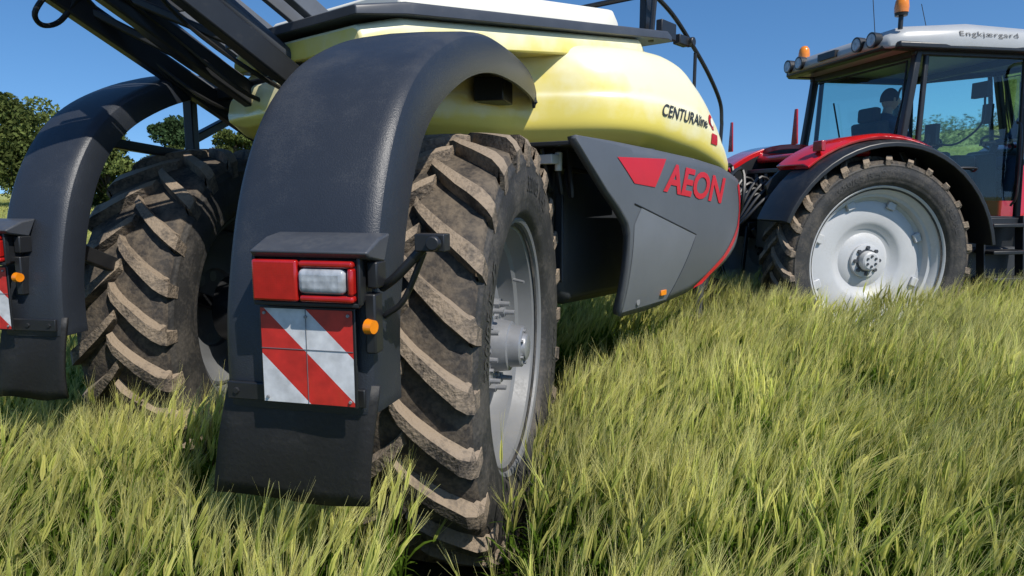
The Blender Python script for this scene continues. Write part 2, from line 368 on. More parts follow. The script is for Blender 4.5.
# ------------------------------------------------------------------ sprayer body
S0=-.30
keys=[(-.30,2.05,2.14,.40),(-.25,1.98,2.26,.48),(-.12,1.95,2.34,.54),(.2,1.95,2.42,.56),(.90,1.96,2.52,.57),(1.0,1.96,2.525,.66),(1.1,1.955,2.53,.82),(1.22,1.95,2.535,.96),(1.38,1.94,2.55,1.05),(1.6,1.92,2.57,1.10),(1.95,1.88,2.58,1.10),(2.15,1.86,2.555,1.10),(2.40,1.83,2.44,1.09),(2.65,1.80,2.25,1.07),(2.85,1.77,2.0,1.03),(2.92,1.77,1.87,.96),(2.94,1.79,1.82,.85)]
K=np.array(keys)
def smoothkeys():
    ss=np.concatenate([np.linspace(S0,-.1,10),np.linspace(-.05,.85,14),np.linspace(.88,1.5,28),np.linspace(1.53,2.0,10),np.linspace(2.05,2.94,26)])
    out=[]
    for s in ss:
        w=0;acc=np.zeros(3)
        for ds in np.linspace(-.06,.06,9):
            q=min(2.94,max(S0,s+ds)); acc+=np.array([np.interp(q,K[:,0],K[:,j]) for j in(1,2,3)]); w+=1
        out.append((s,*(acc/w)))
    return out
secs=[]
for s,zb,zt,Rr in smoothkeys():
    H=zt-zb
    half=[(0,zb+.02),(.55*Rr,zb),(.80*Rr,zb+.01),(.93*Rr,zb+.07*H/.6),(.985*Rr,zb+.20*H),(Rr,zb+.34*H),(.998*Rr,zb+.46*H),(.982*Rr,zb+.52*H),(.970*Rr,zb+.62*H),(.94*Rr,zb+.77*H),(.87*Rr,zb+.93*H),(.76*Rr,zt+.0),(.5*Rr,zt+.025),(0,zt+.035)]
    hp=cat([(a,b,0) for a,b in half],4)
    ring=[Vector((p.x,s,p.y)) for p in hp]+[Vector((-p.x,s,p.y)) for p in reversed(hp[1:-1])]
    secs.append(ring)
tank_vf=loft(secs)
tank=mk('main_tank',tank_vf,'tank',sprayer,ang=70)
def slope(s,a=(-.5,2.40),b=(2.1,2.715)): return a[1]+(b[1]-a[1])*(s-a[0])/(b[0]-a[0])
def deck(s0,s1,hw,zlo,zhi,rn=.06,lf=1.0):
    out=[]
    for s in np.linspace(s0,s1,14):
        e=min(1,min(s-s0,s1-s)/.15); e=math.sqrt(max(0,1-(1-e)**2)); w=hw*(.90+.10*e); wl=w*np.interp(s,[-.4,.7],[lf,1])
        lo=slope(s)+zlo; hi=slope(s)+zlo+(zhi-zlo)*(.75+.25*e)
        out.append([Vector((-wl,s,lo)),Vector((w,s,lo)),Vector((w,s,hi-rn)),Vector((w-rn*.3,s,hi-rn*.3)),Vector((w-rn,s,hi)),Vector((-wl+rn,s,hi)),Vector((-wl+rn*.3,s,hi-rn*.3)),Vector((-wl,s,hi-rn))])
    return loft(out)
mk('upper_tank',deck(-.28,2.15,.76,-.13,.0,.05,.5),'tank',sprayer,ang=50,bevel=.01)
mk('deck_trim',deck(-.32,2.5,.79,.0,.055,.015,.5),'grey_steel',sprayer,bevel=.004)
mk('tank_lid',deck(.05,2.0,.62,.055,.20,.05),'cream',sprayer,ang=50,bevel=.01)
mk('filler_cap',join([cyl((.1,1.3,2.80),(.1,1.3,2.90),.22,.22,32),cyl((-.25,.6,2.72),(-.25,.6,2.80),.12,.12,24)]),'black',sprayer,bevel=.01)

TOP=np.array([(.68,1.965),(1.0,1.955),(1.5,1.93),(2.0,1.90),(2.4,1.86),(2.8,1.775),(2.99,1.70),(3.06,1.60),(3.09,1.50)])
BOT=np.array([(.68,1.95),(.80,1.83),(.96,1.69),(1.1,1.585),(1.19,1.50),(1.215,1.44),(1.225,1.2),(1.235,1.0),(1.26,.965),(1.6,.965),(2.1,1.02),(2.5,1.14),(2.9,1.30),(3.05,1.40),(3.09,1.46)])
def panel_r(s,z):
    r=1.125
    if s>2.5: r-=(s-2.5)**2*.35
    if z<1.45: r-=(1.45-z)**2*.35
    if z>1.75: r-=(z-1.75)**2*.35
    return r
cols=sorted(set(list(np.round(np.linspace(.68,3.09,60),3))+[1.19,1.2,1.215,1.22,1.225,1.23,1.235,1.245,1.26]))
def panel_mesh(sg):
    secs=[]
    for s in cols:
        zt=np.interp(s,TOP[:,0],TOP[:,1]);zb=np.interp(s,BOT[:,0],BOT[:,1])
        secs.append([Vector((sg*panel_r(s,zb+(zt-zb)*t),s,zb+(zt-zb)*t)) for t in np.linspace(0,1,18)])
    return loft(secs,closed=False)
pr=panel_mesh(1)
panel=mk('side_panel_right',pr,'panel',sprayer,ang=60,fix=False)
pm=panel.modifiers.new('s','SOLIDIFY'); pm.thickness=.05; pm.offset=0
mk('side_panel_left',panel_mesh(-1),'panel',sprayer,ang=60)
mk('arch_shelf',join([prism([(.5,.7),(1.08,.72),(1.08,1.6),(.5,1.6)],'z',1.925,1.947),prism([(-.5,.7),(-1.08,.72),(-1.08,1.6),(-.5,1.6)],'z',1.925,1.947)]),'belly',sprayer,bevel=.004)
B_panel=bvh(pr); B_tank=bvh(tank_vf)
def decal(name,poly,B,off,mat,cuts=3,par=sprayer):
    bm=bmesh.new(); vs=[bm.verts.new((p[0],p[1],0)) for p in poly]; bm.faces.new(vs)
    bmesh.ops.triangulate(bm,faces=bm.faces)
    for _ in range(cuts): bmesh.ops.subdivide_edges(bm,edges=bm.edges[:],cuts=1,use_grid_fill=True); 
    bmesh.ops.triangulate(bm,faces=bm.faces)
    bm.verts.index_update()
    V=proj([(v.co.x,v.co.y) for v in bm.verts],B,off); F=[tuple(v.index for v in f.verts) for f in bm.faces]; bm.free()
    return mk(name,(V,F),mat,par,ang=60)
PO=.025+.004
low=[(1.33,1.60),(2.06,1.41),(1.80,1.0),(1.26,.985),(1.245,1.25),(1.25,1.50)]
decal('panel_lower_field',low,B_panel,PO-.001,'panel2',4)
decal('red_flash',[(1.06,1.875),(1.62,1.885),(1.48,1.715),(1.24,1.735)],B_panel,PO,'red')
text('lettering_side',"AEON",(1.58,1.69),(2.46,1.605),(2.50,1.785),(1.62,1.87),B_panel,PO+.001,'red',bold=.03,shear=.12)
decal('red_sweep',[(2.84,1.755),(2.99,1.65),(3.04,1.56),(2.97,1.43),(2.62,1.22),(2.28,1.055),(2.16,1.035),(2.55,1.23),(2.86,1.44),(2.92,1.55),(2.88,1.63),(2.79,1.735)],B_panel,PO,'red',4)
text('lettering_tank',"CENTURAline",(1.63,2.145),(2.29,2.115),(2.31,2.19),(1.65,2.22),B_tank,.006,'label',bold=.012,shear=.15)
def circ(c,rx,rz,n=20): return [(c[0]+rx*math.cos(2*math.pi*k/n),c[1]+rz*math.sin(2*math.pi*k/n)) for k in range(n)]
decal('round_badge',circ((2.41,2.165),.050,.055),B_tank,.006,'red',2)
decal('badge_plate',[(2.37,2.09),(2.48,2.08),(2.48,2.01),(2.37,2.02)],B_tank,.006,'red',2)
decal('badge_face',circ((2.41,2.165),.028,.030),B_tank,.012,'cream',2)
def seam(name,pts,B,off,r,mat,par=sprayer):
    P=[]
    for i in range(len(pts)-1):
        for k in range(8):
            t=k/8; P.append((pts[i][0]*(1-t)+pts[i+1][0]*t,pts[i][1]*(1-t)+pts[i+1][1]*t))
    P.append(pts[-1]); mk(name,tube(proj(P,B,off),r,6,smooth=False),mat,par)
seam('panel_seam',[(1.25,1.62),(1.33,1.60),(2.06,1.41),(1.80,.99)],B_panel,.025,.006,'black')
mk('amber_marker',box((panel_r(1.7,1.05)+.03,1.72,1.055),(.02,.07,.035)),'amber',sprayer,bevel=.004)
mk('round_marker',cyl((panel_r(1.5,1.03)+.02,1.42,1.03),(panel_r(1.5,1.03)+.032,1.42,1.03),.02,.02,16),'hub',sprayer)
bs=[]
for s,zb,hw in((1.13,1.05,.70),(1.2,1.0,.74),(2.0,1.0,.76),(2.7,1.2,.74),(2.95,1.4,.66)):
    bs.append([Vector((-hw,s,zb+.05)),Vector((-hw+.05,s,zb)),Vector((hw-.05,s,zb)),Vector((hw,s,zb+.05)),Vector((hw,s,1.97)),Vector((-hw,s,1.97))])
mk('belly_box',loft(bs),'belly',sprayer,bevel=.015)
mk('belly_door',join([box((.62+.10,1.12,1.5),(.06,.02,.7)),box((.45,1.115,1.5),(.42,.03,.72)),box((.2,1.12,1.3),(.1,.03,.4))]),'belly',sprayer,bevel=.01)
ch=[]
for x in(-.38,.38): ch+= [beam((x,-.15,1.30),(x,3.2,1.15),.10,.22),beam((x,-.05,1.35),(x,-.05,1.95),.12,.12)]
ch+=[beam((-.62,-.08,.975),(.62,.08,.975),.16,.16),beam((-.5,0,1.15),(.5,0,1.15),.2,.3),beam((-.4,.9,1.3),(.4,.9,1.3),.1,.15)]
ch+=[beam((-.38,3.1,1.15),(.02,4.0,.95),.14,.2),beam((.38,3.1,1.15),(.06,4.0,.95),.14,.2),beam((.04,3.9,.95),(.08,5.0,.62),.16,.18),beam((-.4,3.15,1.15),(.4,3.15,1.15),.14,.2)]
mk('chassis',join(ch),'belly',sprayer,bevel=.01)
tp=[beam((-.75,.6,1.90),(.75,.6,1.90),.08,.06),beam((-.4,-.1,1.91),(.5,-.1,1.91),.08,.06),
    beam((.5,.2,1.2),(.62,.25,1.9),.06,.08),cyl((.55,.5,1.25),(.62,.6,1.8),.05),cyl((.72,.95,1.2),(.72,.95,1.8),.07)]
mk('tank_cradle',join(tp),'black',sprayer,bevel=.006)
hs=[]
for k in range(7):
    x=.62+.05*k; hs.append(tube([(x,.62+.05*k,1.92),(x+.02,.75+.03*k,1.78-.02*k),(x-.03,.95,1.86-.01*k),(x,1.1,1.80)],.014,6))
hs.append(tube([(.5,.3,1.85),(.55,.5,1.5),(.5,.8,1.2),(.6,1.1,1.15)],.022,8)); hs.append(tube([(.45,.1,1.8),(.6,.4,1.4),(.55,.9,1.5),(.6,1.1,1.6)],.018,8))
mk('arch_hoses',join(hs),'hose',sprayer)
mk('valve_block',join([box((.88,.80,1.86),(.09,.07,.05)),cyl((.9,.86,1.80),(.9,.86,1.9),.02)]),'white',sprayer,bevel=.004)
rl=[tube([(.7,2.2,2.72),(.7,2.24,3.05)],.02,8,False),tube([(.7,2.18,3.05),(.7,2.5,2.96),(.7,2.8,2.82),(.72,3.1,2.62),(.72,3.35,2.42),(.72,3.40,2.25)],.016,8),
    tube([(-.7,2.18,3.05),(-.7,2.5,2.96),(-.7,2.8,2.82),(-.72,3.1,2.62),(-.72,3.35,2.42),(-.72,3.40,1.6)],.016,8),
    tube([(-.7,2.24,3.05),(.7,2.24,3.05)],.02,8,False),tube([(.7,2.9,2.75),(.7,2.9,1.7)],.014,8,False),tube([(.72,3.40,2.25),(.72,3.35,1.6)],.016,8)]
mk('front_rails',join(rl),'black',sprayer)
mk('front_bracket',join([box((.70,2.42,2.83),(.05,.22,.12)),box((.7,2.66,2.80),(.06,.16,.07)),box((.6,2.3,2.93),(.05,.10,.28)),cyl((.7,2.75,2.8),(.76,2.75,2.8),.035)]),'black',sprayer,bevel=.008)
hs=[]
for k in range(12):
    x=-.1+.08*k; hs.append(tube([(x,2.9,1.75-.02*k),(x+.04,3.25+.03*k,1.98-.03*(k%4)),(x+.08,3.5+.04*(k%5),1.55),(x*.5+.06,4.1,1.05+.04*(k%3)),(x*.3+.05,4.7,1.15),(.05+x*.2,5.05,1.35)],.017,7))
mk('supply_hoses',join(hs),'hose',sprayer)
mk('jack_and_pto',join([cyl((.25,4.1,.5),(.25,4.1,1.15),.05),cyl((.07,3.4,1.0),(.09,5.0,.95),.05),box((.25,4.1,.48),(.2,.2,.02))]),'grey_steel',sprayer,bevel=.005)

# ------------------------------------------------------------------ boom lift at the rear
bm_=[];cy_=[];rod=[];gs=[];ls=[]
for x in(-.60,-.22,.26):
    bm_.append(beam((x,-1.75,3.02),(x,.05,1.98),.075,.11)); 
    ls.append(beam((x+.02,-1.35,3.14),(x+.02,.12,2.32),.06,.085))
    ls.append(beam((x-.045,-1.2,2.775),(x-.045,-.1,2.155),.010,.03))
bm_+= [beam((-.60,-.25,2.22),(.26,-.25,2.22),.07,.07),beam((-.60,-1.05,2.67),(.26,-1.05,2.67),.07,.07),beam((-.22,.05,1.9),(-.22,.05,2.45),.1,.12),beam((.26,.05,1.9),(.26,.05,2.45),.1,.12),
   beam((-.60,-.9,2.55),(-.22,-.3,2.2),.03,.04),beam((-.22,-.9,2.55),(.26,-.3,2.24),.03,.04)]
for x in(-.40,.04):
    gs.append(prism([(-1.05,2.80),(-.75,2.92),(-.50,2.80),(-.42,2.60),(-.62,2.54)],'x',x,x+.016))
    ls.append(cyl((x-.03,-.72,2.74),(x+.05,-.72,2.74),.045)); bm_.append(cyl((x-.03,-.52,2.64),(x+.05,-.52,2.64),.03)); ls.append(cyl((x-.03,-.95,2.82),(x+.05,-.95,2.82),.025))
ls+= [beam((.12,-1.1,2.99),(.12,-.05,2.42),.035,.07)]
for x in(-.48,-.12,.12):
    cy_.append(cyl((x,-.75,2.62),(x,-.2,2.28),.04)); rod.append(cyl((x,-1.3,2.96),(x,-.75,2.62),.02))
    cy_.append(cyl((x,-.78,2.64),(x,-.72,2.60),.05))
mk('lift_arms',join(bm_),'black',sprayer,bevel=.01); mk('lift_plates',join(gs),'grey_steel',sprayer,bevel=.006); mk('lift_links',join(ls),'link_steel',sprayer,bevel=.008)
mk('lift_cylinders',join(cy_),'grey_steel',sprayer); mk('lift_rods',join(rod),'chrome',sprayer)
hs=[]
for k in range(5):
    x=-.56+.2*k
    hs.append(tube([(x,-1.6,2.95),(x+.03,-1.1,2.74-.05*(k%3)),(x-.03,-.7,2.42),(x+.05,-.35,2.16+.04*(k%2)),(x,.0,2.12)],.011,6))
hs.append(tube([(-.56,-.92,2.60),(-.58,-1.0,2.47),(-.56,-1.08,2.43),(-.52,-1.12,2.47),(-.50,-1.06,2.58)],.012,8))
mk('boom_hoses',join(hs),'hose',sprayer)

# ------------------------------------------------------------------ tractor  (x right, y forward)
def tractor_rim(prefix,c,sg,rim):
    P=[(.17,rim+.02),(.20,rim+.03),(.21,rim+.015),(.2,rim),(.18,rim-.008),(.165,rim-.035),(.11,rim-.06),(.10,rim-.085),(.04,rim-.10),(.02,rim-.13),(.03,rim-.16),(.035,rim*.55),(.02,rim*.50),(-.02,rim*.44),(-.03,rim*.38),(.0,rim*.30),(.0,.16)]
    mk(prefix+'rim',revolve([(x*sg,r) for x,r in P],72,c),'trim_rim',tractor,ang=40)
    mk(prefix+'rim_barrel',revolve([(x*sg,r) for x,r in[(.04,rim-.1),(-.16,rim-.04),(-.21,rim+.02)]],72,c),'trim_rim',tractor)
    cx,cy,cz=c; hb=[revolve([(0,.165),(.03*sg,.165),(.035*sg,.15),(.035*sg,.10),(.10*sg,.09),(.11*sg,.075),(.11*sg,.001)],32,c)]
    mk(prefix+'hub',join(hb),'trim_rim',tractor,ang=30)
    bl=[]
    for k in range(8):
        a=2*math.pi*k/8; y=cy+.13*math.sin(a);z=cz+.13*math.cos(a); bl.append(cyl((cx+.03*sg,y,z),(cx+.055*sg,y,z),.020,.019,6))
    for k in range(6):
        a=2*math.pi*k/6; y=cy+.05*math.sin(a);z=cz+.05*math.cos(a); bl.append(cyl((cx+.1*sg,y,z),(cx+.12*sg,y,z),.013,.013,6))
    bl.append(revolve([(.036*sg,.115),(.045*sg,.112),(.045*sg,.095)],32,c))
    mk(prefix+'bolts',join(bl),'grey_steel',tractor)
    lu=[]
    for k in range(8):
        a=2*math.pi*(k+.5)/8; y=cy+(rim-.10)*math.sin(a);z=cz+(rim-.10)*math.cos(a)
        lu.append(beam((cx+.045*sg,y,z),(cx+.045*sg,y*0.88+cy*.12,z*.88+cz*.12),.09,.03,(1,0,0)))
    mk(prefix+'rim_lugs',join(lu),'trim_rim',tractor,bevel=.008)
for sg,p in((1,'right_'),(-1,'left_')):
    tyre('rear_tyre_'+p,tractor,(sg*.90,0,1.02),1.02,.50,.715,26,.038,.062,.25,.6,words=[('650/65 R 42',-20,36),('RADIAL',60,22)] if sg>0 else None); tractor_rim('rear_'+p,(sg*.90,0,1.02),sg,.715)
    tyre('front_tyre_'+p,tractor,(sg*.92,2.75,.70),.70,.42,.42,20,.04,.055,.3); tractor_rim('front_'+p,(sg*.92,2.75,.70),sg,.42)
mk('axles',join([cyl((-.75,0,1.0),(.75,0,1.0),.16),box((0,0,.98),(.6,.6,.55)),beam((0,-.2,.95),(0,2.4,.95),.5,.5),beam((-.75,2.75,.70),(.75,2.75,.70),.16,.18)]),'black',tractor,bevel=.03)
rh=[]
for x in(-.42,.42):
    rh+=[beam((x*.7,-.1,.65),(x,-.95,.62),.06,.08),beam((x*.8,-.1,1.35),(x*.95,-.55,1.30),.06,.09),beam((x*.95,-.55,1.30),(x*.95,-.6,.64),.04,.04),cyl((x*.6,-.2,.75),(x*.85,-.5,1.28),.035)]
rh+=[box((0,-.45,.55),(.25,.5,.15)),box((0,-.42,1.25),(.5,.2,.35)),cyl((.28,-.55,1.05),(.28,-.55,1.5),.06)]
mk('rear_hitch',join(rh),'black',tractor,bevel=.008)
hs=[tube([(-.3+.07*k,-.45,1.5),(-.35+.08*k,-.8,1.85-.06*(k%4)),(-.15+.06*k,-1.1,1.4),(.0+.02*k,-1.1,1.2)],.016,6) for k in range(12)]
mk('rear_hoses',join(hs),'hose',tractor)
def arc(a0,a1,Rr,x0,x1,n=22,cz=.975,thick=.04,cy=0,lip=0):
    out=[]
    for k in range(n+1):
        a=R(a0+(a1-a0)*k/n); y=cy+Rr*math.sin(a); z=cz+Rr*math.cos(a); y2=cy+(Rr-thick)*math.sin(a); z2=cz+(Rr-thick)*math.cos(a)
        ym=cy+(Rr-.03)*math.sin(a); zm=cz+(Rr-.03)*math.cos(a)
        yl=cy+(Rr-lip)*math.sin(a) if lip else ym; zl=cz+(Rr-lip)*math.cos(a) if lip else zm
        s=1 if x1>0 else -1
        out.append([Vector((x0,y,z)),Vector((x1-.05*s,y,z)),Vector((x1,ym,zm)),Vector((x1,yl,zl)) ,Vector((x1-.015*s,yl if lip else y2,zl if lip else z2)),Vector((x0,y2,z2))])
    return loft(out)
for sg,p in((1,'right_'),(-1,'left_')):
    mk(p+'fender_red',arc(-40,80,1.275,sg*.50,sg*1.02,thick=.06,cy=.05),'redpaint',tractor,bevel=.008,ang=50)
    mk(p+'fender_flare',arc(-68,80,1.205,sg*.72,sg*1.20,thick=.03,cy=.04,lip=.07),'black',tractor,bevel=.006,ang=50)
    mk(p+'inner_arch',prism([(.05+1.22*math.sin(R(a)),.975+1.22*math.cos(R(a))) for a in range(-50,82,6)]+[(1.2,.9),(-.7,1.2)],'x',sg*.50,sg*.53),'black',tractor)
    mk(p+'tail_lamp',box((sg*.98,-.62,2.12),(.14,.05,.10)),'lred',tractor,bevel=.01)
    mk(p+'reflector',prism([(sg*.60,2.16),(sg*.70,2.16),(sg*.67,2.50),(sg*.63,2.50)],'y',-.68,-.66),'lred' ,tractor,bevel=.006)
mk('rear_body',join([box((0,-.0,1.65),(1.02,.9,.5)),box((0,-.45,1.55),(.9,.1,.35))]),'black',tractor,bevel=.02)
mk('rear_cowl',join([box((0,-.05,2.06),(1.0,.75,.08)),box((.62,-.15,2.09),(.3,.5,.10)),box((-.62,-.15,2.09),(.3,.5,.10))]),'redpaint',tractor,bevel=.03)
mk('rear_valves',join([box((.1*k-.35,-.5,1.75+.05*(k%2)),(.06,.12,.22)) for k in range(8)]+[box((0,-.45,1.92),(.85,.25,.05))]),'black',tractor,bevel=.01)
xr=.80;xl=-.86;zt=3.07
def Pl(a,b,w=.07,h=.07): return beam(a,b,w,h,(0,1,0))
pil=[]
for x,s in((xr,1),(xl,-1)):
    pil+=[Pl((x,.38,2.12),(x,.50,zt)),Pl((x,1.82,1.35),(x,1.74,zt),.05,.06),Pl((x+.02*s,.55,1.75),(x,.60,zt),.04,.05)]
    pil+=[beam((x,.38,2.10),(x,.62,1.72),.06,.07),beam((x,.45,3.05),(x,1.78,3.05),.06,.07),beam((x,1.05,1.42),(x,1.83,1.40),.06,.08),beam((x,.6,1.75),(x,.95,1.50),.05,.07),beam((x,.94,1.50),(x,1.1,1.42),.05,.07)]
pil+=[beam((xl,.40,2.13),(xr,.40,2.13),.06,.08),beam((xl,.50,3.05),(xr,.50,3.05),.06,.08),beam((xl,1.78,3.05),(xr,1.78,3.05),.06,.08),beam((xl,1.9,2.0),(xr,1.9,2.0),.06,.06)]
mk('cab_frame',join(pil),'black',tractor,bevel=.012)
def quad(pts): return [Vector(p) for p in pts],[tuple(range(len(pts)))]
gl=[]
for x in(xr+.005,xl-.005):
    gl.append(quad([(x,.60,2.12),(x,.65,1.78),(x,1.0,1.50),(x,1.80,1.43),(x,1.73,3.02),(x,.62,3.02)]))
gl.append(quad([(xl+.04,.385,2.17),(xr-.04,.385,2.17),(xr-.04,.49,3.02),(xl+.04,.49,3.02)]))
gl.append(quad([(xl+.03,1.86,1.6),(xr-.03,1.86,1.6),(xr-.03,1.78,3.02),(xl+.03,1.78,3.02)]))
mk('cab_windows',join(gl),'glass',tractor,smooth=False)
mk('window_seals',join([tube([(xl+.1,.375,2.2),(xl+.08,.44,2.6),(xl+.1,.475,2.98),(xr-.1,.475,2.98),(xr-.08,.44,2.6),(xr-.1,.375,2.2),(xl+.1,.375,2.2)],.012,6,smooth=False),tube([(-.1,.37,2.2),(-.35,.42,2.7)],.01,6,smooth=False)]),'hose',tractor)
rf=[]
for y,hw,zl,zh in((.08,.72,3.10,3.16),(.14,.84,3.07,3.23),(.3,.91,3.07,3.28),(1.0,.93,3.08,3.33),(1.7,.92,3.08,3.31),(1.95,.88,3.09,3.27),(2.08,.76,3.11,3.2)):
    rf.append([Vector((-hw-.03,y,zl)),Vector((hw,y,zl)),Vector((hw+.01,y,zl+(zh-zl)*.35)),Vector((hw-.02,y,zl+(zh-zl)*.72)),Vector((hw-.12,y,zh)),Vector((-hw+.1,y,zh)),Vector((-hw-.0,y,zl+(zh-zl)*.72)),Vector((-hw-.04,y,zl+(zh-zl)*.35))])
roof_vf=loft(rf)
mk('cab_roof',roof_vf,'roof',tractor,bevel=.02,ang=40)
mk('roof_rim',join([beam((xr+.05,.2,3.09),(xr+.05,1.95,3.09),.15,.07),beam((xl-.05,.2,3.09),(xl-.05,1.95,3.09),.14,.06),beam((xl,.18,3.09),(xr,.18,3.09),.14,.07)]),'black',tractor,bevel=.02)
wl=[];wg=[]
for x in(-.72,-.50,.50,.72):
    wl.append(cyl((x,.12,3.165),(x,.04,3.16),.065,.075,20)); wg.append(cyl((x,.041,3.16),(x,.034,3.16),.062,.055,20))
wl.append(box((0,.08,3.15),(.3,.06,.07)))
mk('work_lamps',join(wl),'black',tractor); mk('work_lamp_glass',join(wg),'lwhite',tractor)
def beacon(x,y,z):
    mk('beacon_base',join([cyl((x,y,z-.10),(x,y,z+.02),.022,.022),cyl((x,y,z+.02),(x,y,z+.05),.055,.06)]),'black',tractor)
    v=[(0.05,.062),(.10,.066),(.16,.058),(.195,.035),(.205,.001)]
    secs=[[Vector((x+r*math.cos(2*math.pi*k/20),y+r*math.sin(2*math.pi*k/20),z+h)) for k in range(20)] for h,r in v]
    mk('beacon_lens',loft(secs),'amber',tractor,ang=60)
beacon(.86,.24,3.34); beacon(-.80,.30,3.22)
B_roof=bvh(roof_vf)
text('lettering_roof',"Engkjærgard",(.84,3.172),(1.50,3.174),(1.50,3.238),(.84,3.236),B_roof,.008,'label',tractor,bold=-.004,space=1.12)
mk('aerials',join([tube([(.3,.4,3.3),(.28,.35,3.75)],.004,5,False),tube([(-.2,1.5,3.3),(-.22,1.35,3.8)],.004,5,False),tube([(.6,1.9,3.3),(.6,2.2,3.7)],.004,5,False)]),'black',tractor)
mk('mirrors',join([tube([(xr,1.8,3.0),(1.15,1.92,3.02),(1.2,1.92,2.9)],.015,8),tube([(xr,1.85,2.1),(1.05,1.95,2.15),(1.15,1.95,2.4)],.015,8),box((1.18,1.90,2.62),(.22,.06,.5)),box((-1.2,1.90,2.62),(.22,.06,.5)),tube([(xl,1.8,3.0),(-1.15,1.92,3.02),(-1.2,1.92,2.9)],.015,8),
    box((.98,1.93,1.95),(.12,.14,.5)),cyl((.98,1.98,1.2),(.98,1.98,3.1),.05),tube([(xr+.03,1.70,1.55),(xr+.09,1.70,1.7),(xr+.09,1.68,2.3),(xr+.03,1.68,2.4)],.012,8),tube([(xr+.01,1.0,1.9),(xr+.06,1.0,1.93),(xr+.06,1.22,1.93),(xr+.01,1.24,1.9)],.012,8)]),'black',tractor,bevel=.02)
st=[]
for k in range(4): st.append(box((.96+.03*(3-k),1.5+.0*k,.55+.27*k),(.24,.45,.035)))
st+=[beam((1.02,1.27,.5),(.92,1.27,1.45),.10,.02),beam((1.02,1.73,.5),(.92,1.73,1.45),.10,.02),box((.78,1.5,1.40),(.3,.75,.06)),box((.74,1.55,1.1),(.1,.8,.5))]
mk('cab_steps',join(st),'black',tractor,bevel=.006)
mk('fuel_tank',join([box((.66,1.55,.85),(.4,.9,.55)),box((-.66,1.5,.9),(.4,1.0,.6))]),'belly',tractor,bevel=.05)
mk('cab_floor',join([box((-.03,1.15,1.38),(1.6,1.35,.08)),box((-.03,.62,1.75),(1.0,.35,.7)),box((.55,.75,1.85),(.35,.6,.5)),box((-.6,.75,1.85),(.35,.6,.5)),box((0,1.7,1.75),(.45,.25,.7))]),'belly',tractor,bevel=.03)
mk('driver_seat',join([box((0,.92,1.80),(.50,.48,.14)),box((0,.67,2.15),(.48,.13,.62),Matrix.Rotation(R(8),3,'X')),box((0,.62,2.53),(.28,.10,.16)),box((.30,.92,2.02),(.09,.38,.06)),box((-.30,.92,2.02),(.09,.38,.06)),box((0,.92,1.58),(.4,.4,.3))]),'seat',tractor,bevel=.04)
th=[cyl((0,1.62,1.75),(0,1.38,2.18),.035)]
ringp=[(.19*math.cos(2*math.pi*k/24),1.36+.19*.5*math.sin(2*math.pi*k/24),2.19+.19*.86*math.sin(2*math.pi*k/24)*.6) for k in range(25)]
th.append(tube(ringp,.015,8,False)); th+= [beam((-.18,1.36,2.19),(.18,1.36,2.19),.02,.03)]
th.append(box((.38,1.1,2.30),(.16,.05,.22))); th.append(cyl((.38,1.0,2.0),(.38,1.08,2.3),.02)); th.append(box((.6,1.55,2.5),(.1,.05,.2)))
th.append(box((.55,1.5,2.75),(.2,.06,.16))); th.append(tube([(.6,1.5,2.7),(.64,1.45,2.4),(.5,1.3,2.2),(.42,1.1,2.2)],.012,6))
mk('controls',join(th),'black',tractor,bevel=.004)
bn=[]
for y,hw,zh in((1.9,.50,2.08),(2.6,.48,2.02),(3.4,.44,1.92),(3.85,.36,1.75),(3.95,.30,1.6)):
    bn.append([Vector((-hw,y,1.15)),Vector((hw,y,1.15)),Vector((hw,y,zh-.22)),Vector((hw*.9,y,zh-.08)),Vector((hw*.6,y,zh)),Vector((-hw*.6,y,zh)),Vector((-hw*.9,y,zh-.08)),Vector((-hw,y,zh-.22))])
mk('bonnet',loft(bn),'redpaint',tractor,bevel=.03,ang=50)
mk('engine_block',join([box((0,2.9,1.0),(.6,2.0,.5)),box((0,3.95,1.25),(.5,.12,.6))]),'black',tractor,bevel=.03)
mk('front_fenders',join([arc(-60,60,.80,sg*.70,sg*1.14,cz=.70,cy=2.75,thick=.03) for sg in(1,-1)]),'black',tractor,bevel=.01)

# ------------------------------------------------------------------ driver
def skinned(name,V,E,rad,mat,parent,root=0,sub=2):
    me=bpy.data.meshes.new(name); me.from_pydata(V,E,[]); ob=bpy.data.objects.new(name,me); scene.collection.objects.link(ob); ob.parent=parent
    sk=ob.modifiers.new('skin','SKIN'); 
    for i,r in enumerate(rad):
        me.skin_vertices[0].data[i].radius=(r,r) if not isinstance(r,tuple) else r; me.skin_vertices[0].data[i].use_root=(i==root)
    sk.use_smooth_shade=True
    s=ob.modifiers.new('sub','SUBSURF'); s.levels=sub; s.render_levels=sub
    me.materials.append(M[mat]); return ob
drv=empty('tractor_driver',MT.copy())
V=[(0,.80,1.94),(0,.76,2.12),(0,.77,2.30),(0,.80,2.46),(0,.83,2.56)];E=[(0,1),(1,2),(2,3),(3,4)];rad=[(.15,.11),(.14,.10),(.17,.11),(.15,.09),.055]
for sg in(1,-1):
    o=len(V); V+=[(sg*.10,.86,1.93),(sg*.15,1.28,1.98),(sg*.15,1.42,1.55),(sg*.15,1.55,1.46)]; E+=[(0,o),(o,o+1),(o+1,o+2),(o+2,o+3)]; rad+=[.095,.075,.05,.045]
    o=len(V); V+=[(sg*.19,.80,2.46),(sg*.27,.92,2.22),(sg*.19,1.20,2.20)]; E+=[(3,o),(o,o+1),(o+1,o+2)]; rad+=[.062,.05,.036]
skinned('body',V,E,rad,'cloth',drv)
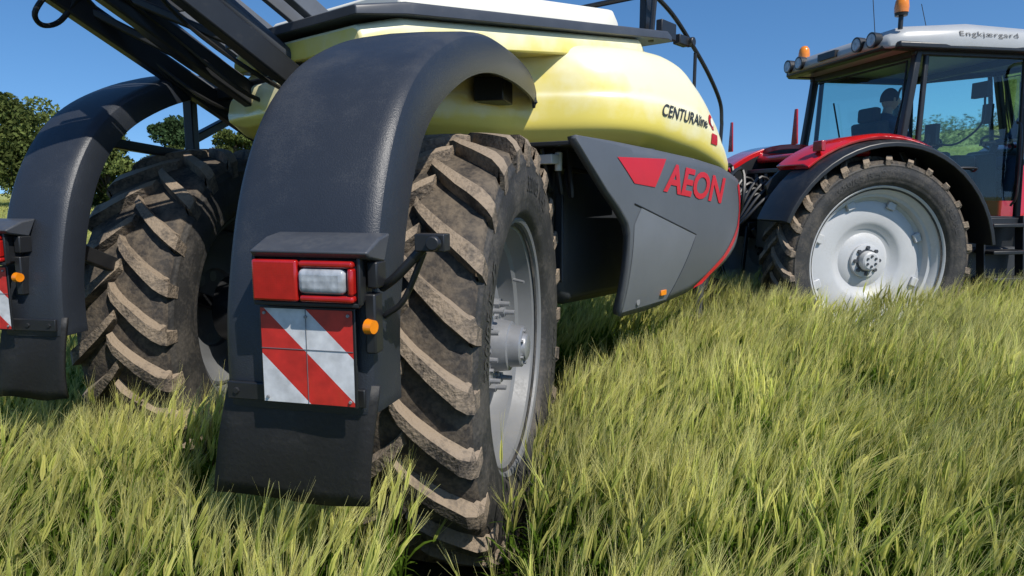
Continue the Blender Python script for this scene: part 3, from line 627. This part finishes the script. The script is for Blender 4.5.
for sg in(1,-1):
    V=[(sg*.19,1.19,2.20),(sg*.185,1.26,2.21),(sg*.18,1.30,2.21)];E=[(0,1),(1,2)];rad=[.028,(.036,.02),(.036,.018)]
    for k in range(4):
        o=len(V); x=sg*.18+(-.03+.02*k); V+=[(x,1.345,2.225),(x,1.38,2.21),(x,1.385,2.18)]; E+=[(2,o),(o,o+1),(o+1,o+2)]; rad+=[.009,.0085,.008]
    o=len(V); V+=[(sg*.14,1.29,2.20),(sg*.13,1.33,2.19)]; E+=[(1,o),(o,o+1)]; rad+=[.011,.009]
    skinned('hand',V,E,rad,'skin',drv,sub=1)
hd=[]
for i in range(15):
    th_=math.pi*i/14; ring=[]
    for k in range(20):
        a=2*math.pi*k/20; sy=math.sin(a)*math.sin(th_); sx=math.cos(a)*math.sin(th_); z=math.cos(th_)
        w=.076*(1-.18*max(0,-z)); l=.098*(1-.10*max(0,-z)); ny=l*sy
        if sy>.85 and abs(sx)<.35 and -.35<z<.05: ny+=.018
        ring.append(Vector((w*sx,.85+.02+ny,2.70+.122*z)))
    hd.append(ring)
mk('head',loft(hd),'skin',drv,ang=80)
mk('neck',cyl((0,.83,2.50),(0,.855,2.62),.055,.05),'skin',drv)
hr=[]
for i in range(8):
    th_=math.pi*.55*i/7+.01; ring=[]
    for k in range(20):
        a=2*math.pi*k/20; f=1.0 if math.sin(a)<.3 else max(.35,1-.75*(math.sin(a)-.3))
        t2=th_*f; ring.append(Vector((.083*math.cos(a)*math.sin(t2),.862+.107*math.sin(a)*math.sin(t2),2.705+.13*math.cos(t2))))
    hr.append(ring)
mk('hair',loft(hr),'hair',drv,ang=80)
mk('ears',join([box((sg*.075,.86,2.70),(.02,.03,.05)) for sg in(1,-1)]),'skin',drv,bevel=.01)
mk('boots',join([box((sg*.15,1.55,1.46),(.09,.26,.08)) for sg in(1,-1)]),'seat',drv,bevel=.02)
mk('face_features',join([box((sg*.03,.965,2.715),(.022,.008,.009)) for sg in(1,-1)]+[box((0,.958,2.635),(.045,.01,.008))]),'hair',drv,bevel=.002)

# ------------------------------------------------------------------ ground
def ground():
    m,nt,N,L,b=nodes('field_ground')
    geo=N.new('ShaderNodeNewGeometry'); n=N.new('ShaderNodeTexNoise'); n.inputs['Scale'].default_value=.35; n.inputs['Detail'].default_value=10
    L.new(geo.outputs['Position'],n.inputs['Vector'])
    n2=N.new('ShaderNodeTexNoise'); n2.inputs['Scale'].default_value=18; n2.inputs['Detail'].default_value=8; L.new(geo.outputs['Position'],n2.inputs['Vector'])
    r=N.new('ShaderNodeValToRGB'); r.color_ramp.elements[0].color=(.07,.055,.032,1); r.color_ramp.elements[1].color=(.075,.09,.025,1); r.color_ramp.elements[0].position=.4;r.color_ramp.elements[1].position=.6
    L.new(n2.outputs['Fac'],r.inputs[0])
    r2=N.new('ShaderNodeValToRGB'); r2.color_ramp.elements[0].color=(.26,.29,.07,1); r2.color_ramp.elements[1].color=(.34,.34,.10,1); L.new(n.outputs['Fac'],r2.inputs[0])
    ln=N.new('ShaderNodeVectorMath'); ln.operation='LENGTH'; L.new(geo.outputs['Position'],ln.inputs[0])
    mr=N.new('ShaderNodeMapRange'); mr.inputs['From Min'].default_value=18; mr.inputs['From Max'].default_value=40; L.new(ln.outputs['Value'],mr.inputs['Value'])
    mx=N.new('ShaderNodeMix'); mx.data_type='RGBA'; L.new(mr.outputs[0],mx.inputs['Factor']); L.new(r.outputs[0],mx.inputs['A']); L.new(r2.outputs[0],mx.inputs['B']); L.new(mx.outputs['Result'],b.inputs['Base Color'])
    b.inputs['Roughness'].default_value=.95
    bp=N.new('ShaderNodeBump'); bp.inputs['Strength'].default_value=.8; bp.inputs['Distance'].default_value=.05; L.new(n2.outputs['Fac'],bp.inputs['Height']); L.new(bp.outputs[0],b.inputs['Normal'])
    M['ground']=m
    V=[];F=[]; xs=sorted(set(list(np.linspace(-8,8,33))+[-2500,-800,-300,-100,-50,-25,25,50,100,300,800,2500])); ys=sorted(set(list(np.linspace(-4,12,33))+[-200,-50,25,50,100,300,800,2500]))
    for y in ys:
        for x in xs: V.append((x,y,0 if abs(x)>8 or y>12 else .015*math.sin(x*3.1)*math.cos(y*2.3)-.01))
    for j in range(len(ys)-1):
        for i in range(len(xs)-1): a=j*len(xs)+i; F.append((a,a+1,a+1+len(xs),a+len(xs)))
    mk('ground',(V,F),'ground',None,ang=80)
ground()

# ------------------------------------------------------------------ barley
def barleymat():
    m=bpy.data.materials.new('barley'); m.use_nodes=True; N=m.node_tree.nodes; L=m.node_tree.links; N.clear()
    o=N.new('ShaderNodeOutputMaterial'); at=N.new('ShaderNodeAttribute'); at.attribute_name='Col'
    oi=N.new('ShaderNodeObjectInfo'); geo=N.new('ShaderNodeNewGeometry')
    n=N.new('ShaderNodeTexNoise'); n.inputs['Scale'].default_value=.9; n.inputs['Detail'].default_value=5; L.new(geo.outputs['Position'],n.inputs['Vector'])
    mr=N.new('ShaderNodeMapRange'); mr.inputs['From Min'].default_value=.3; mr.inputs['From Max'].default_value=.7; mr.inputs['To Min'].default_value=.70; mr.inputs['To Max'].default_value=1.18; L.new(n.outputs['Fac'],mr.inputs['Value'])
    m2=N.new('ShaderNodeMapRange'); m2.inputs['To Min'].default_value=.9; m2.inputs['To Max'].default_value=1.1; L.new(oi.outputs['Random'],m2.inputs['Value'])
    mm=N.new('ShaderNodeMath'); mm.operation='MULTIPLY'; L.new(mr.outputs[0],mm.inputs[0]); L.new(m2.outputs[0],mm.inputs[1])
    vm=N.new('ShaderNodeVectorMath'); vm.operation='SCALE'; L.new(at.outputs['Color'],vm.inputs[0]); L.new(mm.outputs[0],vm.inputs['Scale'])
    d=N.new('ShaderNodeBsdfDiffuse'); t=N.new('ShaderNodeBsdfTranslucent')
    L.new(vm.outputs[0],d.inputs[0]); L.new(vm.outputs[0],t.inputs[0])
    a=N.new('ShaderNodeMixShader'); a.inputs[0].default_value=.45; L.new(d.outputs[0],a.inputs[1]); L.new(t.outputs[0],a.inputs[2])
    L.new(a.outputs[0],o.inputs[0]); return m
M['barley']=barleymat()
def clump(name,rad,ns,H,wf=1.0,ears=True,leafs=3,awn=11,seed=0):
    rd=random.Random(seed); V=[];F=[];C=[]
    def strip(P,W,side,c0,c1):
        o=len(V)
        for i,(p,w) in enumerate(zip(P,W)):
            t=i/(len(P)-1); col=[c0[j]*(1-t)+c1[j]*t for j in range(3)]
            V.append(tuple(p-side*w/2)); V.append(tuple(p+side*w/2)); C.extend([col,col])
        for i in range(len(P)-1): a=o+2*i; F.append((a,a+1,a+3,a+2))
    for _ in range(ns):
        rr=rad*math.sqrt(rd.random()); th=rd.random()*6.283; b=Vector((rr*math.cos(th),rr*math.sin(th),0))
        h=H*rd.uniform(.74,1.08); lean=Vector((rd.gauss(.06,.05),rd.gauss(.0,.05),0))
        def pt(t): return b+Vector((lean.x*t*t*h*1.3,lean.y*t*t*h*1.3,h*t))
        a=rd.random()*6.283; side=Vector((math.cos(a),math.sin(a),0))
        g=rd.uniform(.80,1.20); y=rd.random()
        low=(.040*g,.075*g,.010*g); mid=(.13*g,.215*g,.026*g);  # low: shade at the foot of the crop put into the stem colour
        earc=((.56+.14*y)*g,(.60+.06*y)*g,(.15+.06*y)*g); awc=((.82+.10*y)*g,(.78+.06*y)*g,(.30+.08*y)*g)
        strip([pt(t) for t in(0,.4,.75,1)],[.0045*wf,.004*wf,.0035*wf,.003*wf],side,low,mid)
        for k in range(leafs):
            t0=rd.uniform(.22,.72); p=pt(t0); a=rd.random()*6.283; dr=Vector((math.cos(a),math.sin(a),0)); sd=Vector((-dr.y,dr.x,.25)); ll=rd.uniform(.12,.22)
            up=rd.uniform(.7,1.2)
            pts=[p+dr*(ll*.6*s)+Vector((0,0,ll*(up*s*1.1-s*s*up*.7))) for s in(0,.3,.6,.85,1)]
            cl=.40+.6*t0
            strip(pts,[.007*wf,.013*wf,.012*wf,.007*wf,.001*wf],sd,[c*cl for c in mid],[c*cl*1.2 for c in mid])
        if ears:
            d=(pt(1)-pt(.9)).normalized(); bend=Vector((rd.gauss(.20,.22),rd.gauss(0,.20),0)); el=rd.uniform(.075,.105)
            p0=pt(1); ax=(d+bend*.5).normalized(); p1=p0+ax*el*.5; ax2=(d+bend).normalized(); p2=p1+ax2*el*.5
            s2=ax.cross(side).normalized()
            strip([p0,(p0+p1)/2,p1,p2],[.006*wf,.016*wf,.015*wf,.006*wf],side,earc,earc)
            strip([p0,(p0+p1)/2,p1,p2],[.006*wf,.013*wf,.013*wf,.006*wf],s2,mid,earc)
            for k in range(awn):
                q=p0+(p2-p0)*rd.uniform(.05,1); dv=(ax2+Vector((rd.gauss(0,.17),rd.gauss(0,.17),rd.gauss(0,.08)))+bend*.15).normalized(); al=rd.uniform(.08,.135)
                aa=rd.random()*6.283; sv=dv.cross(Vector((math.cos(aa),math.sin(aa),.3))).normalized()
                strip([q,q+dv*al],[.0014*wf,.0005*wf],sv,earc,awc)
    me=bpy.data.meshes.new(name); me.from_pydata(V,[],F); ca=me.color_attributes.new('Col','FLOAT_COLOR','POINT')
    ca.data.foreach_set('color',np.array([(c[0],c[1],c[2],1) for c in C],dtype=np.float32).ravel()); me.materials.append(M['barley'])
    return bpy.data.objects.new(name,me)
def instancer(name,objs,P,rot,scl,idx):
    col=bpy.data.collections.new(name+'_plants')
    for o in objs: col.objects.link(o)
    me=bpy.data.meshes.new(name); me.vertices.add(len(P)); me.vertices.foreach_set('co',np.asarray(P,dtype=np.float32).ravel())
    a=me.attributes.new('rot','FLOAT_VECTOR','POINT'); a.data.foreach_set('vector',np.asarray(rot,dtype=np.float32).ravel())
    a=me.attributes.new('scl','FLOAT_VECTOR','POINT'); a.data.foreach_set('vector',np.asarray(scl,dtype=np.float32).ravel())
    a=me.attributes.new('idx','INT','POINT'); a.data.foreach_set('value',np.asarray(idx,dtype=np.int32))
    ob=bpy.data.objects.new(name,me); scene.collection.objects.link(ob)
    ng=bpy.data.node_groups.new(name,'GeometryNodeTree'); ng.interface.new_socket('Geometry',in_out='INPUT',socket_type='NodeSocketGeometry'); ng.interface.new_socket('Geometry',in_out='OUTPUT',socket_type='NodeSocketGeometry')
    N=ng.nodes;L=ng.links; gi=N.new('NodeGroupInput');go=N.new('NodeGroupOutput')
    ci=N.new('GeometryNodeCollectionInfo'); ci.inputs['Collection'].default_value=col; ci.inputs['Separate Children'].default_value=True; ci.inputs['Reset Children'].default_value=True
    ip=N.new('GeometryNodeInstanceOnPoints'); ip.inputs['Pick Instance'].default_value=True
    def att(n,t):
        q=N.new('GeometryNodeInputNamedAttribute'); q.data_type=t; q.inputs['Name'].default_value=n; return q.outputs['Attribute']
    L.new(gi.outputs[0],ip.inputs['Points']); L.new(ci.outputs[0],ip.inputs['Instance']); L.new(att('idx','INT'),ip.inputs['Instance Index'])
    e=N.new('FunctionNodeEulerToRotation'); L.new(att('rot','FLOAT_VECTOR'),e.inputs[0]); L.new(e.outputs[0],ip.inputs['Rotation'])
    L.new(att('scl','FLOAT_VECTOR'),ip.inputs['Scale']); L.new(ip.outputs[0],go.inputs[0])
    md=ob.modifiers.new('gn','NODES'); md.node_group=ng; return ob
def seg_d(x,y,P):
    best=1e9
    for i in range(len(P)-1):
        ax,ay=P[i];bx,by=P[i+1];dx,dy=bx-ax,by-ay; t=max(0,min(1,((x-ax)*dx+(y-ay)*dy)/(dx*dx+dy*dy))); best=min(best,math.hypot(x-ax-dx*t,y-ay-dy*t))
    return best
track_b=[(-.18,3.2),(-.22,2.2),(-.20,1.0)]; track_f=[(-.05,3.8),(.5,4.8),(1.3,5.8),(2.2,6.45)]
wheels=[(F1,.975,0,0),(F2,.975,0,0),(MT,.975,.9,0),(MT,.975,-.9,0),(MT,.7,.92,2.75),(MT,.7,-.92,2.75)]
winv=[(m.inverted(),r,a,b) for m,r,a,b in wheels]
def wd(x,y,pad):
    for mi,r,a,b in winv:
        q=mi@Vector((x,y,0))
        if abs(q.x-a)<.27+pad and abs(q.y-b)<r*.82+pad: return True
    return False
def hmap(x,y):
    d=math.sin(2.3*x-1.1*y+.6)+math.sin(1.3*x+2.7*y+2.0)+math.sin(-3.1*x+1.9*y)
    return 1+.03*math.sin(x*1.7+y*.9)+.03*math.sin(x*.8-y*2.1+1)+.03*math.sin(4.3*x+2.9*y)-(.24*(d-1.5) if d>1.5 else 0)
P=[];RT=[];SC=[];ID=[]
def add(x,y,s,sz,i,zz=.6):
    P.append((x,y,-.005)); RT.append((random.gauss(0,.03),random.gauss(0,.03),random.gauss(0,zz))); SC.append((s,s,sz)); ID.append(i)
nv=6; nt_=7
objs=[clump('barley_clump_%02d'%i,.13,15,.63,seed=i) for i in range(nv)]
objs+=[clump('barley_short_%02d'%i,.10,12,.25,ears=False,leafs=3,seed=50+i) for i in range(2)]
objs+=[clump('barley_tile_%02d'%i,.31,80,.645,seed=20+i) for i in range(nt_)]
objs+=[clump('barley_wide_%02d'%i,.55,110,.68,wf=1.7,awn=6,leafs=2,seed=80+i) for i in range(3)]
objs+=[clump('barley_xfar_%02d'%i,1.3,160,.68,wf=4.5,awn=4,leafs=1,seed=90+i) for i in range(2)]
order=sorted(range(len(objs)),key=lambda i:objs[i].name); pos={o:i for i,o in enumerate(order)}
def near_mask(x,y): return wd(x,y,.42) or (seg_d(x,y,track_b)<.68 and y<3.6) or seg_d(x,y,track_f)<.62
def tall(x): return 1.0+.07*max(0,min(1,(x-.3)/2))
y=.5
while y<7.8:
    x=-(y*.82+1.6)
    while x<y*.82+1.6:
        if near_mask(x,y):
            for i in range(3):
                for j in range(3):
                    px=x+(i-1)*.14+random.uniform(-.05,.05); py=y+(j-1)*.14+random.uniform(-.05,.05)
                    db=seg_d(px,py,track_b); df=seg_d(px,py,track_f)
                    if wd(px,py,.07): continue
                    h=hmap(px,py)*tall(px)
                    if db<.25 and py<3.4:
                        if random.random()<.75: add(px,py,random.uniform(.7,1.1),random.uniform(.4,1.1),pos[nv+random.randrange(2)],3)
                    elif df<.26: add(px,py,random.uniform(.8,1.1),random.uniform(.45,.62),pos[random.randrange(nv)],.8)
                    elif random.random()<.85: add(px,py,random.uniform(.9,1.15),h*random.uniform(.86,1.06),pos[random.randrange(nv)],.8)
        else: 
            px=x+random.uniform(-.06,.06);py=y+random.uniform(-.06,.06); add(px,py,random.uniform(.95,1.08),hmap(px,py)*tall(px)*random.uniform(.94,1.05),pos[nv+2+random.randrange(nt_)])
        x+=.42
    y+=.42
y=7.9
while y<26:
    x=-(y*.85+2)
    while x<y*.85+2:
        px=x+random.uniform(-.2,.2); py=y+random.uniform(-.2,.2)
        if not wd(px,py,.35): add(px,py,random.uniform(.9,1.1),hmap(px,py)*random.uniform(.98,1.1),pos[nv+2+nt_+random.randrange(3)])
        x+=.8
    y+=.8
y=26
while y<95:
    x=-(y*.9+3)
    while x<-y*.2:
        add(x+random.uniform(-.5,.5),y+random.uniform(-.5,.5),random.uniform(.9,1.2),random.uniform(.95,1.1),pos[nv+5+nt_+random.randrange(2)]); x+=2.0
    y+=2.0
instancer('barley_field',objs,P,RT,SC,ID)

# ------------------------------------------------------------------ trees
def leafmat(name,c):
    m=bpy.data.materials.new(name); m.use_nodes=True; N=m.node_tree.nodes; L=m.node_tree.links; N.clear()
    o=N.new('ShaderNodeOutputMaterial'); at=N.new('ShaderNodeAttribute'); at.attribute_name='Col'
    vm=N.new('ShaderNodeVectorMath'); vm.operation='MULTIPLY'; vm.inputs[1].default_value=c; L.new(at.outputs['Color'],vm.inputs[0])
    d=N.new('ShaderNodeBsdfDiffuse'); t=N.new('ShaderNodeBsdfTranslucent'); L.new(vm.outputs[0],d.inputs[0]); L.new(vm.outputs[0],t.inputs[0])
    a=N.new('ShaderNodeMixShader'); a.inputs[0].default_value=.3; L.new(d.outputs[0],a.inputs[1]); L.new(t.outputs[0],a.inputs[2]); L.new(a.outputs[0],o.inputs[0]); return m
LM=leafmat('leaves',(.12,.15,.045)); PM=leafmat('needles',(.05,.085,.035))
def tree(name,X,Y,H,cr,blobs,n,ls,mat,trunk=.18,lowcrown=.25):
    par=empty(name,Matrix.Translation((X,Y,0)))
    rd=np.random.default_rng(int(abs(X*13+Y*7+H*11))%9999)
    cen=[]
    for k in range(blobs):
        a=rd.random()*6.283; rr=cr*math.sqrt(rd.random())*.75; z=H*(lowcrown+(1-lowcrown)*rd.random()**.8*.85); k2=1-.55*((z/H-lowcrown)/(1-lowcrown))
        cen.append((rr*math.cos(a)*k2*1.2,rr*math.sin(a)*k2*1.2,z,cr*rd.uniform(.22,.42)))
    tk=[tube([(0,0,0),(.1,0,H*.3),(-.05,.1,H*.6),(0,0,H*.85)],trunk,8)]
    for c in cen[:10]: tk.append(tube([(0,0,H*.25),(c[0]*.4,c[1]*.4,c[2]*.65),(c[0],c[1],c[2])],trunk*.3,5))
    mk('trunk',join(tk),'bark',par)
    V=[];C=[]
    per=n//blobs
    for c in cen:
        d=rd.normal(size=(per,3)); d/=np.linalg.norm(d,axis=1)[:,None]; rad=c[3]*rd.uniform(.5,1.12,(per,1))**.6
        p=np.array(c[:3])+d*rad*np.array([1,1,.75]); 
        br=rd.uniform(.6,1.35)
        u=rd.normal(size=(per,3)); u/=np.linalg.norm(u,axis=1)[:,None]; w=np.cross(u,rd.normal(size=(per,3))); w/=np.linalg.norm(w,axis=1)[:,None]
        s=ls*rd.uniform(.6,1.3,(per,1))
        q=np.stack([p-u*s,p-w*s*.6,p+u*s,p+w*s*.6],1); V.append(q.reshape(-1,3)); cc=np.repeat((br*rd.uniform(.7,1.3,(per,1)))*np.array([[1,1,1]]),4,0); C.append(cc)
    V=np.concatenate(V);C=np.concatenate(C); nf=len(V)//4
    me=bpy.data.meshes.new('crown'); me.from_pydata(V.tolist(),[],[(4*i,4*i+1,4*i+2,4*i+3) for i in range(nf)])
    ca=me.color_attributes.new('Col','FLOAT_COLOR','POINT'); ca.data.foreach_set('color',np.hstack([C,np.ones((len(C),1))]).astype(np.float32).ravel()); me.materials.append(mat)
    ob=bpy.data.objects.new('crown',me); scene.collection.objects.link(ob); ob.parent=par
tree('oak_tree',-35.5,50,9.0,4.2,30,12000,.16,LM)
tree('oak_tree.001',-42,55,10.0,4.4,28,11000,.18,LM)
tree('hawthorn_bush',-24.0,41,6.4,2.9,28,11000,.13,LM,.1,.1)
tree('hawthorn_bush.001',-20.8,42,4.6,2.2,20,7000,.13,LM,.1,.1)
tree('hawthorn_bush.002',-27.5,43,5.4,2.8,22,8000,.13,LM,.1,.1)
tree('pine_tree',-24.0,49,6.9,2.0,16,6000,.12,PM,.12,.62)
tree('oak_tree.002',-22.3,56,7.0,2.6,20,7000,.15,LM)
V=[];C=[]
rd=np.random.default_rng(3)
for k in range(260):
    t=k/260; X=-90+230*t; Y=70+25*math.sin(t*3)+ (60*max(0,t-.35)); h=rd.uniform(2.8,5.2); per=120
    d=rd.normal(size=(per,3)); d/=np.linalg.norm(d,axis=1)[:,None]; p=np.array([X+rd.normal()*.5,Y+rd.normal()*1.0,h*.5])+d*np.array([1.3,1.3,h*.55])*rd.uniform(.6,1.1,(per,1))
    p[:,2]=np.abs(p[:,2])
    u=rd.normal(size=(per,3)); w=rd.normal(size=(per,3)); s=.22
    u/=np.linalg.norm(u,axis=1)[:,None]; w/=np.linalg.norm(w,axis=1)[:,None]
    V.append(np.stack([p-u*s,p-w*s*.7,p+u*s,p+w*s*.7],1).reshape(-1,3)); C.append(np.full((per*4,3),rd.uniform(.6,1.3)))
V=np.concatenate(V);C=np.concatenate(C); me=bpy.data.meshes.new('distant_hedge'); me.from_pydata(V.tolist(),[],[(4*i,4*i+1,4*i+2,4*i+3) for i in range(len(V)//4)])
ca=me.color_attributes.new('Col','FLOAT_COLOR','POINT'); ca.data.foreach_set('color',np.hstack([C,np.ones((len(C),1))]).astype(np.float32).ravel()); me.materials.append(LM)
scene.collection.objects.link(bpy.data.objects.new('distant_hedge',me))

# ------------------------------------------------------------------ light & sky
sd=Vector((.55,-.66,1.0)).normalized()
sun=bpy.data.lights.new('sun','SUN'); sun.energy=5.0; sun.angle=R(.5); sun.color=(1,.95,.87)
so=bpy.data.objects.new('sun',sun); scene.collection.objects.link(so); so.rotation_euler=sd.to_track_quat('Z','Y').to_euler(); so.location=(10,-10,20)
w=bpy.data.worlds.new('World'); scene.world=w; w.use_nodes=True; N=w.node_tree.nodes; L=w.node_tree.links; bg=N['Background']
sk=N.new('ShaderNodeTexSky'); sk.sky_type='NISHITA'; sk.sun_disc=False; sk.sun_elevation=math.asin(sd.z); sk.sun_rotation=math.atan2(sd.x,sd.y)
sk.altitude=200; sk.air_density=1.0; sk.dust_density=.3; sk.ozone_density=4.0
tc=N.new('ShaderNodeTexCoord'); ad=N.new('ShaderNodeVectorMath'); ad.operation='ADD'; ad.inputs[1].default_value=(0,0,.14); nm=N.new('ShaderNodeVectorMath'); nm.operation='NORMALIZE'
L.new(tc.outputs['Generated'],ad.inputs[0]); L.new(ad.outputs[0],nm.inputs[0]); L.new(nm.outputs[0],sk.inputs['Vector'])
hsv=N.new('ShaderNodeHueSaturation'); hsv.inputs['Saturation'].default_value=1.2; L.new(sk.outputs[0],hsv.inputs['Color'])
L.new(hsv.outputs[0],bg.inputs[0]); bg.inputs[1].default_value=.145

cam=bpy.data.cameras.new('camera'); cam.lens=24.01; cam.sensor_width=36; cam.clip_end=6000; cam.clip_start=.05
co=bpy.data.objects.new('camera',cam); scene.collection.objects.link(co); co.location=(0,0,1.68); co.rotation_euler=(R(90-7.9),0,0); scene.camera=co
scene.view_settings.view_transform='Standard'; scene.view_settings.look='None'; scene.view_settings.exposure=0
